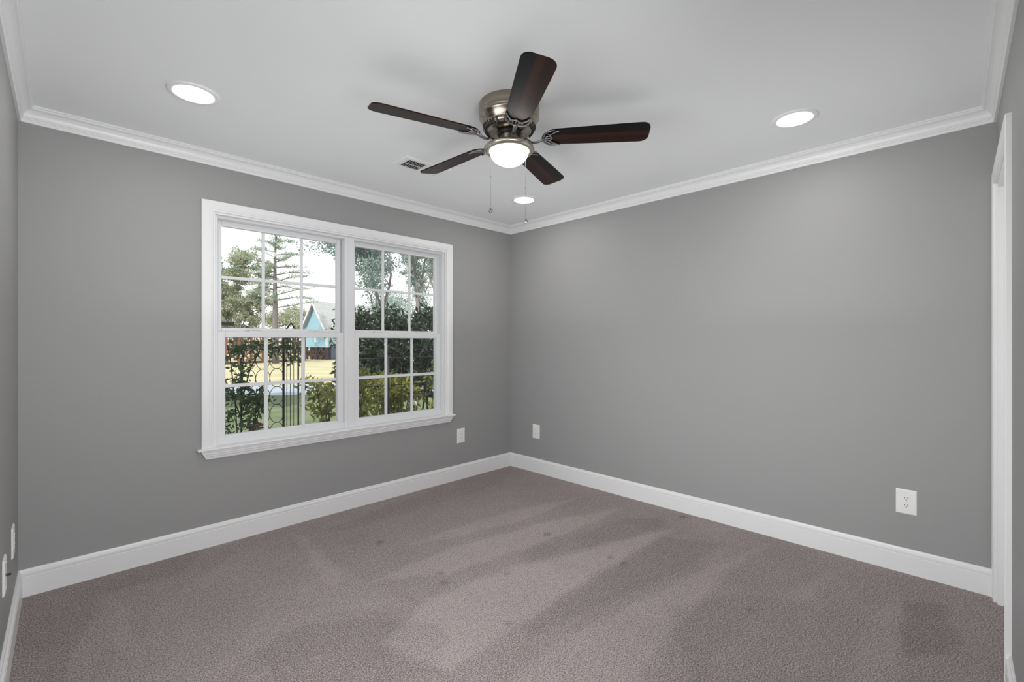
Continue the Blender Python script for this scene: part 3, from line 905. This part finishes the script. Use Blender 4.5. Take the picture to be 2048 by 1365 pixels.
# footing below the room and gable roof above it (the house the room is part of)
mb = MB(); mb.box((-6, -6, GZ - 0.2), (9, 3.484, -0.13)); tag(mb.build('foundation', M['siding_dark']), kind='structure')
mb = MB(); mb.loft([[Vector((x, -5.2, 2.58)), Vector((x, 3.9, 2.58)), Vector((x, 3.9, 2.66)), Vector((x, -0.65, 4.7)), Vector((x, -5.2, 2.66))] for x in (-4, 8)])
tag(mb.build('roof', M['shingle']), kind='structure')

# blue house far behind
def house():
    c0 = at(631, 700, 46); c0.z = GZ
    view = Vector((c0.x, c0.y, 0)).normalized(); right = Vector((view.y, -view.x, 0))
    th = R(52)
    g = (-view * math.cos(th) - right * math.sin(th)).normalized()     # gable faces left and towards us
    l = Vector((-g.y, g.x, 0)) * -1                                     # along the gable wall, rightwards
    if l.dot(right) < 0: l = -l
    root = empty('blue_house', c0); tag(root, 'small blue gabled house with pale shingle roof across the street', 'house')
    Wd = 3.2; Ln = 7.0; z0 = 1.25; ze = 3.25; zr = 5.72
    def PT(a, b, z): return l * a - g * b + Vector((0, 0, z))
    def slab(mb, pts): pass
    mb = MB()
    ring = lambda b: [PT(-Wd/2, b, z0), PT(Wd/2, b, z0), PT(Wd/2, b, ze), PT(0, b, zr - 0.12), PT(-Wd/2, b, ze)]
    mb.loft([ring(0), ring(Ln)]); mb.build('wall', M['siding'], root)
    mb = MB()
    for sgn in (-1, 1):
        e = sgn * (Wd / 2 + 0.35); sl = (zr - ze) / (Wd / 2); zz = zr - sl * (Wd / 2 + 0.35)
        ring = lambda b: [PT(0, b, zr), PT(e, b, zz), PT(e, b, zz + 0.12), PT(0, b, zr + 0.14)]
        mb.loft([ring(-0.4), ring(Ln + 0.4)])
    mb.build('roof', M['shingle'], root)
    mb = MB()
    for sgn in (-1, 1):
        e = sgn * (Wd / 2 + 0.35); sl = (zr - ze) / (Wd / 2); zz = zr - sl * (Wd / 2 + 0.35)
        mb.loft([[PT(0, -0.46, zr - 0.16), PT(e, -0.46, zz - 0.16), PT(e, -0.46, zz + 0.12), PT(0, -0.46, zr + 0.14)], [PT(0, -0.39, zr - 0.16), PT(e, -0.39, zz - 0.16), PT(e, -0.39, zz + 0.12), PT(0, -0.39, zr + 0.14)]])
        a = sgn * Wd / 2
        mb.loft([[PT(a - 0.1, -0.04, z0), PT(a + 0.1, -0.04, z0), PT(a + 0.1, -0.04, ze), PT(a - 0.1, -0.04, ze)], [PT(a - 0.1, 0.1, z0), PT(a + 0.1, 0.1, z0), PT(a + 0.1, 0.1, ze), PT(a - 0.1, 0.1, ze)]])
    mb.build('white_trim', M['house_trim'], root)
    mb = MB()
    mb.loft([[PT(-0.12, -0.05, 1.75), PT(0.12, -0.05, 1.75), PT(0.12, -0.05, 2.45), PT(-0.12, -0.05, 2.45)], [PT(-0.12, 0.05, 1.75), PT(0.12, 0.05, 1.75), PT(0.12, 0.05, 2.45), PT(-0.12, 0.05, 2.45)]])
    mb.build('window_trim', M['house_trim'], root)
    mb = MB()
    for k in range(5):
        a = -Wd / 2 + 0.1 + (Wd - 0.2) * k / 4
        mb.beam(PT(a, 0.15, 0.0), PT(a, 0.15, z0), 0.2)
        if k < 4:
            b_ = -Wd / 2 + 0.1 + (Wd - 0.2) * (k + 1) / 4
            mb.beam(PT(a, 0.1, 0.05), PT(b_, 0.1, z0 - 0.05), 0.12); mb.beam(PT(a, 0.1, z0 - 0.05), PT(b_, 0.1, 0.05), 0.12)
    mb.build('braced_stilts', M['dark_wood'], root)
    mb = MB(); mb.loft([[PT(-Wd/2, 0.6, 0), PT(Wd/2, 0.6, 0), PT(Wd/2, 0.6, z0), PT(-Wd/2, 0.6, z0)], [PT(-Wd/2, Ln, 0), PT(Wd/2, Ln, 0), PT(Wd/2, Ln, z0), PT(-Wd/2, Ln, z0)]])
    mb.build('skirting', M['deck_skirt'], root)
house()

# red-brown deck with braced posts, left of the house
def deck():
    a = at(395, 700, 34); b = at(609, 700, 43); a.z = b.z = 0
    d_ = (b - a); L = d_.length; u = d_.normalized(); nrm = Vector((-u.y, u.x, 0))
    if nrm.dot(Vector((a.x, a.y, 0))) < 0: nrm = -nrm
    root = empty('timber_deck', Vector((a.x, a.y, GZ))); tag(root, 'long red-brown timber deck with braced posts left of the blue house', 'deck')
    P0 = Vector((0, 0, 0))
    zf = 1.32; zr = 2.2
    mb = MB(); mb.box((0, 0, zf - 0.22), (L, 4.0, zf), Matrix(((u.x, nrm.x, 0, 0), (u.y, nrm.y, 0, 0), (0, 0, 1, 0), (0, 0, 0, 1)))); mb.build('platform', M['red_wood'], root)
    nb = 9
    for k in range(nb + 1):
        q = u * (L * k / nb); mb = MB(); mb.beam(q, q + Vector((0, 0, zr)), 0.17); mb.build('post', M['red_wood'], root)
    mb = MB()
    for k in range(nb):
        q0 = u * (L * k / nb); q1 = u * (L * (k + 1) / nb)
        mb.beam(q0 + Vector((0, 0, 0.25)), q1 + Vector((0, 0, zf - 0.25)), 0.10); mb.beam(q1 + Vector((0, 0, 0.25)), q0 + Vector((0, 0, zf - 0.25)), 0.10)
    mb.build('cross_braces', M['red_wood'], root)
    mb = MB()
    for z in (zr, zf + 0.45, zf + 0.15): mb.beam(Vector((0, 0, z)), u * L + Vector((0, 0, z)), 0.09, 0.12)
    for k in range(nb * 2):
        q = u * (L * (k + 0.5) / (nb * 2)); mb.beam(q + Vector((0, 0, zf)), q + Vector((0, 0, zr)), 0.05)
    mb.build('railing', M['red_wood'], root)
deck()
# low shed roof seen over the deck rail
a = at(380, 690, 62); b = at(606, 690, 70)
root = empty('low_barn', Vector((a.x, a.y, GZ))); tag(root, 'low building with a long weathered pinkish roof behind the timber deck', 'building')
u = Vector((b.x - a.x, b.y - a.y, 0)); L = u.length; u.normalize(); nr = Vector((-u.y, u.x, 0))
if nr.dot(Vector((a.x, a.y, 0))) < 0: nr = -nr
TT = Matrix(((u.x, nr.x, 0, 0), (u.y, nr.y, 0, 0), (0, 0, 1, 0), (0, 0, 0, 1)))
mb = MB(); mb.box((0, 0, 0), (L, 7, 1.1), TT); mb.build('wall', M['house_trim'], root)
mb = MB(); mb.loft([[TT @ Vector((x, -0.6, 0.95)), TT @ Vector((x, 3.5, 2.5)), TT @ Vector((x, 7.6, 0.95)), TT @ Vector((x, 7.6, 1.1)), TT @ Vector((x, 3.5, 2.7)), TT @ Vector((x, -0.6, 1.1))] for x in (-0.5, L + 0.5)])
mb.build('roof', M['shingle_pink'], root)

# leafy tree on the left
def leafy_tree(u, v_crown, t, r_px, h_px, n_clump, n_leaf, m, label, seed, leaf=0.20, cat='tree'):
    rnd = random.Random(seed)
    base = at(u, 700, t); base.z = GZ
    root = empty('leafy_tree', base); tag(root, label, cat, 'trees across the street')
    cz = (682.5 - v_crown) / F_PX * t + EYE - GZ
    rad = r_px / F_PX * t; hh = h_px / F_PX * t
    mb = MB(); tips = []
    grow(mb, (0, 0, 0), (0, 0, 1), cz * 0.55, 0.028 * cz, 3, tips, 0.65, 3, rnd)
    mb.build('trunk', M['bark'], root)
    cs = []
    for k in range(n_clump):
        v_ = np.array([rnd.gauss(0, 1), rnd.gauss(0, 1), rnd.gauss(0, 1)]); v_ /= np.linalg.norm(v_)
        q = 0.35 + 0.65 * rnd.random() ** 0.6
        cs.append(ball(n_leaf, np.array([v_[0] * rad * q, v_[1] * rad * q, cz + v_[2] * hh * q]), np.array([1, 1, 0.7]) * rad * rnd.uniform(0.16, 0.30), 0.2))
    leaf_object('foliage', m, np.concatenate(cs), leaf, root, fold=False, aspect=0.6)
leafy_tree(478, 590, 44, 62, 100, 110, 260, M['leaf_oak'], 'round yellow-green leafy tree at the left of the left window sash', 3, 0.17)
leafy_tree(425, 600, 50, 50, 95, 80, 230, M['leaf_far'], 'bluish green leafy tree at the far left edge of the window', 4, 0.19)
leafy_tree(585, 645, 66, 60, 30, 50, 150, M['leaf_oak'], 'low olive tree crown behind the pine trunk', 5, 0.24)
leafy_tree(805, 628, 70, 110, 32, 60, 170, M['leaf_far'], 'low bluish green tree crown beyond the hedge at right', 17, 0.22)

leafy_tree(133, 380, 9.6, 170, 75, 60, 80, M['leaf_far'], 'broad leafy tree on the front lawn, left of the window view', 15, 0.26)

# tall pine
def pine():
    t = 38; rnd = random.Random(11)
    base = at(551, 700, t); base.z = GZ
    root = empty('pine_tree', base); tag(root, 'tall thin pine with spreading branches in the middle of the left sash', 'tree')
    k_ = t / F_PX
    top = (682.5 - 462) * k_ + EYE - GZ
    vw = Vector((base.x, base.y, 0)).normalized(); rt = Vector((vw.y, -vw.x, 0))
    mb = MB(); pts = []; rr = []
    for j in range(9):
        f = j / 8; pts.append(rt * (0.45 * f * f - 0.35 * f + 0.05 * math.sin(5 * f)) + Vector((0, 0, top * f))); rr.append(0.26 * (1 - f) ** 0.8 + 0.03)
    mb.tube(pts, rr, 10); mb.build('trunk', M['bark'], root)
    mb = MB(); cs = []
    for j in range(30):
        f = 0.42 + 0.57 * j / 30
        a = j * 2.4 + rnd.uniform(-.4, .4)
        Lb = (1 - f) ** 0.5 * 4.9 * rnd.uniform(0.45, 1.0) + 0.5
        q0 = rt * (0.45 * f * f - 0.35 * f) + Vector((0, 0, top * f))
        dv = (rt * math.cos(a) + vw * math.sin(a)).normalized()
        q1 = q0 + dv * Lb * 0.5 + Vector((0, 0, Lb * 0.10)); q2 = q0 + dv * Lb + Vector((0, 0, Lb * rnd.uniform(0.02, 0.22)))
        mb.tube([q0, q1, q2], [0.055, 0.035, 0.012], 5)
        for s in np.linspace(0.35, 1.0, 7):
            c_ = q0.lerp(q1, s * 2) if s < 0.5 else q1.lerp(q2, s * 2 - 1)
            cs.append(ball(34, np.array(c_) + np.array([rnd.uniform(-.3, .3), rnd.uniform(-.3, .3), 0.05]), np.array([0.44, 0.44, 0.12]), 0.2))
    mb.build('branches', M['bark'], root)
    leaf_object('needles', M['leaf_pine'], np.concatenate(cs), 0.17, root, fold=False, aspect=0.26)
pine()

# branchy trees seen through the right sashes
def branchy(u, t, label, seed, leaf_n, hgt, rad, lsize=0.105, lean=(0, 0)):
    rnd = random.Random(seed)
    base = at(u, 700, t); base.z = GZ
    root = empty('branchy_tree', base); tag(root, label, 'tree', 'open branched trees behind the hedge')
    mb = MB(); tips = []
    grow(mb, (0, 0, 0), (lean[0], lean[1], 1), hgt * 0.40, rad, 4, tips, 0.95, 3, rnd, 0.12)
    mb.build('trunk', M['bark'], root)
    cs = [ball(leaf_n, np.array(q), np.array([0.80, 0.80, 0.42]) * rnd.uniform(0.6, 1.15), 0.15) for q in tips]
    leaf_object('foliage', M['leaf_far'], np.concatenate(cs), lsize, root, fold=False, aspect=0.55)
branchy(772, 21, 'open branched tree at the left of the right window sash', 21, 110, 8.4, 0.20)
branchy(842, 31, 'open branched tree with a thick trunk at the right of the right window sash', 32, 120, 12.0, 0.28, 0.12)
branchy(900, 44, 'open branched tree mostly hidden by the window frame at right', 43, 110, 15.0, 0.3, 0.16)

# dense evergreen hedge a few steps from the window
def hedge():
    root = empty('evergreen_hedge', Vector((4.1, 6.25, GZ))); tag(root, 'tall dark dense evergreen hedge filling the right half of the window', 'hedge')
    cs = []; core = []
    x0, x1 = 3.0, 6.6
    for k in range(190):
        x = rng.uniform(x0, x1)
        top = 1.74 - 0.06 * (x - 3.0) + 0.14 * math.sin(x * 3.1) + 0.10 * math.sin(x * 7.3 + 1) 
        z = rng.uniform(0.45, top)
        y = 6.25 + rng.uniform(-0.35, 0.4)
        cs.append(ball(95, np.array([x, y, z]) - np.array([4.1, 6.25, GZ]), np.array([0.24, 0.22, 0.20]), 0.3))
    leaf_object('foliage', M['leaf_hedge'], np.concatenate(cs), 0.115, root, aspect=0.34, droop=0.3)
    mb = MB(); rnd = random.Random(2)
    for k in range(26):
        x = x0 + (x1 - x0) * k / 25 - 4.1
        mb.tube([(x, rnd.uniform(-.15, .15), 0), (x + rnd.uniform(-.1, .1), rnd.uniform(-.2, .2), 1.0), (x + rnd.uniform(-.3, .3), rnd.uniform(-.3, .3), 2.0)], [0.02, 0.014, 0.006], 6)
    mb.build('stems', M['bark_dark'], root)
hedge()
def shrub(name, centre, rx, ry, z0, z1, n_cl, n_leaf, size, m, label, aspect=0.4, cl=0.16, seed=1, stems=7, cat='shrub'):
    rnd = random.Random(seed)
    root = empty(name, Vector((centre[0], centre[1], GZ))); tag(root, label, cat)
    cs = []; mb = MB()
    for k in range(n_cl):
        a = rnd.uniform(0, 2 * math.pi); q = math.sqrt(rnd.random()); f = rnd.random()
        taper = 0.55 + 0.45 * math.sin(math.pi * min(1, 0.25 + 0.75 * (1 - f)))
        c_ = np.array([rx * q * math.cos(a) * taper, ry * q * math.sin(a) * taper, z0 - GZ + (z1 - z0) * f])
        cs.append(ball(n_leaf, c_, cl * np.array([1, 1, 0.85]), 0.25))
    for k in range(stems):
        a = 2 * math.pi * k / stems
        mb.tube([(0.05 * math.cos(a), 0.05 * math.sin(a), 0), (rx * 0.4 * math.cos(a), ry * 0.4 * math.sin(a), (z1 - GZ) * 0.5), (rx * 0.7 * math.cos(a), ry * 0.7 * math.sin(a), (z1 - GZ) * 0.92)], [0.014, 0.010, 0.004], 6)
    fo = leaf_object('foliage', m, np.concatenate(cs), size, root, aspect=aspect, normal_bias=(0, -0.3, 0.9))
    mb.build('stems', M['bark_dark'], root)
    return root
shrub('yellow_leaved_shrub', (2.16, 4.72), 0.34, 0.40, 0.05, 0.93, 42, 34, 0.085, M['leaf_yellow'], 'yellow-green leafy shrub at the lower right of the left window sash', 0.42, 0.13, 5)
shrub('golden_shrub', (3.05, 5.2), 0.42, 0.22, -0.1, 0.80, 50, 30, 0.085, M['leaf_yellow'], 'golden-green shrub in front of the hedge at the left of the right sash', 0.42, 0.14, 6)
shrub('mixed_green_shrub', (4.0, 5.2), 0.40, 0.22, -0.1, 0.84, 46, 32, 0.08, M['leaf_yellow'], 'green and gold shrub in front of the hedge at the right window edge', 0.42, 0.14, 8)

# garden arbor of black iron: two posts with a pointed top, thin rods, and a panel of rings
arb = empty('garden_arbor', Vector((1.52, 4.50, GZ))); tag(arb, 'black iron garden arbor with pointed top outside the left sash', 'arbor')
AO = Vector((1.52, 4.50, GZ))
pa = at(567, 700, 4.27); pb = at(596.5, 700, 4.42); pa.z = pb.z = GZ; pa -= AO; pb -= AO; pa.z = pb.z = 0
ztop = 1.272 + (682.5 - 672) / F_PX * 4.3 - GZ
for q, rr_ in ((pa, 0.0105), (pb, 0.008)):
    mb = MB(); mb.tube([q, q + Vector((0, 0, ztop))], rr_, 8); mb.build('post', M['iron'], arb)
pm = (pa + pb) / 2
mb = MB()
for sgn, q in ((0, pa), (1, pb)):
    mb.tube([q + Vector((0, 0, ztop)), q.lerp(pm, 0.35) + Vector((0, 0, ztop + 0.055)), q.lerp(pm, 0.8) + Vector((0, 0, ztop + 0.105)), pm + Vector((0, 0, ztop + 0.122))], 0.007, 7)
mb.build('pointed_top', M['iron'], arb)
mb = MB()
for f in (0.22, 0.45, 0.68):
    q = pa.lerp(pb, f); mb.tube([q, q + Vector((0, 0, ztop - 0.02))], 0.0032, 6)
for z in (0.25, ztop - 0.02): mb.tube([pa + Vector((0, 0, z)), pb + Vector((0, 0, z))], 0.004, 6)
mb.build('rods', M['iron'], arb)
pc = at(482, 700, 4.02); pc.z = GZ; pc -= AO; pc.z = 0
mb = MB(); mb.tube([pc, pc + Vector((0, 0, ztop - 0.2))], 0.006, 7); mb.build('post', M['iron'], arb)
ux = (pa - pc); wd = ux.length; ux.normalize()
for ci in range(3):
    rad = wd / 6
    cpos = pc + ux * (rad * (2 * ci + 1))
    for k in range(9):
        zc = 0.38 + k * 0.165
        mb = MB(); mb.tube([cpos + ux * rad * math.cos(2*math.pi*j/28) + Vector((0, 0, zc + 0.084 * math.sin(2*math.pi*j/28))) for j in range(28)], 0.0028, 5, closed=True)
        mb.build('ring', M['iron'], arb)

# climbing vine on a thin stake at the left
def vine():
    rnd = random.Random(9)
    c_ = at(478, 760, 4.05); root = empty('climbing_vine', Vector((c_.x, c_.y, GZ))); tag(root, 'dark leafy climbing vine at the lower left of the window', 'vine')
    O = Vector((c_.x, c_.y, GZ)); cs = []; mb = MB()
    def path(pix):
        pts = [at(u, v, t) - O for u, v, t in pix]; return pts
    stems = [path([(482, 900, 4.0), (484, 800, 4.05), (486, 720, 4.05), (490, 690, 4.05)]), path([(476, 900, 4.0), (470, 800, 4.0), (462, 730, 4.0), (455, 690, 4.0)]),
             path([(484, 800, 4.05), (500, 740, 4.1), (520, 700, 4.15), (560, 695, 4.2), (596, 700, 4.25)]), path([(480, 830, 4.0), (455, 770, 3.98), (440, 740, 3.95)]),
             path([(500, 880, 4.0), (515, 835, 4.05), (522, 800, 4.1)]), path([(470, 880, 4.0), (450, 850, 3.98), (440, 820, 3.95)])]
    for s in stems: mb.tube(s, 0.005, 6)
    mb.build('stems', M['bark_dark'], root)
    def cl(u, v, t, n_, r): cs.append(ball(n_, np.array(at(u, v, t) - O), np.array([r, r, r * 0.9]), 0.15))
    for k in range(40): cl(rnd.uniform(440, 530), 790 + 115 * rnd.random() ** 0.7, rnd.uniform(3.85, 4.15), 18, 0.07)
    for k in range(26): cl(rnd.uniform(440, 500), rnd.uniform(690, 800), rnd.uniform(3.9, 4.1), 15, 0.07)
    for k in range(24): cl(rnd.uniform(505, 600), rnd.uniform(683, 718), rnd.uniform(4.1, 4.35), 14, 0.06)
    for k in range(6): cl(rnd.uniform(505, 540), rnd.uniform(775, 810), rnd.uniform(4.05, 4.15), 12, 0.05)
    leaf_object('foliage', M['leaf_vine'], np.concatenate(cs), 0.045, root, aspect=0.55, normal_bias=(0, -0.3, 0.7))
    fl = at(517, 852, 3.95) - O
    leaf_object('blossom', M['petal'], ball(26, np.array(fl), np.array([0.025] * 3), 0.2), 0.028, root, aspect=0.8)
vine()
# second black iron trellis in front of the shrubs on the right
tr = empty('iron_trellis', Vector((2.9, 4.85, GZ))); tag(tr, 'black iron garden trellis with crossbars outside the right sash', 'trellis')
TO = Vector((2.9, 4.85, GZ))
def tx(u, Y):
    du = (u - 1024) / F_PX; return Y * (1 + du) / (1 - du)
for u_, rr_ in ((777, 0.012), (690, 0.009), (905, 0.009)):
    x = tx(u_, 4.85); mb = MB(); mb.tube([(x - TO.x, 0, 0), (x - TO.x, 0, 1.68)], rr_, 8); mb.build('post', M['iron'], tr)
mb = MB()
for z in (1.07 - GZ, 0.75 - GZ, 0.2 - GZ): mb.tube([(tx(690, 4.85) - TO.x, 0, z), (tx(905, 4.85) - TO.x, 0, z)], 0.0055, 7)
for u_ in (726, 752, 803, 830, 856):
    x = tx(u_, 4.85) - TO.x; mb.tube([(x, 0, 0), (x, 0, 1.6)], 0.0035, 6)
mb.build('bars', M['iron'], tr)
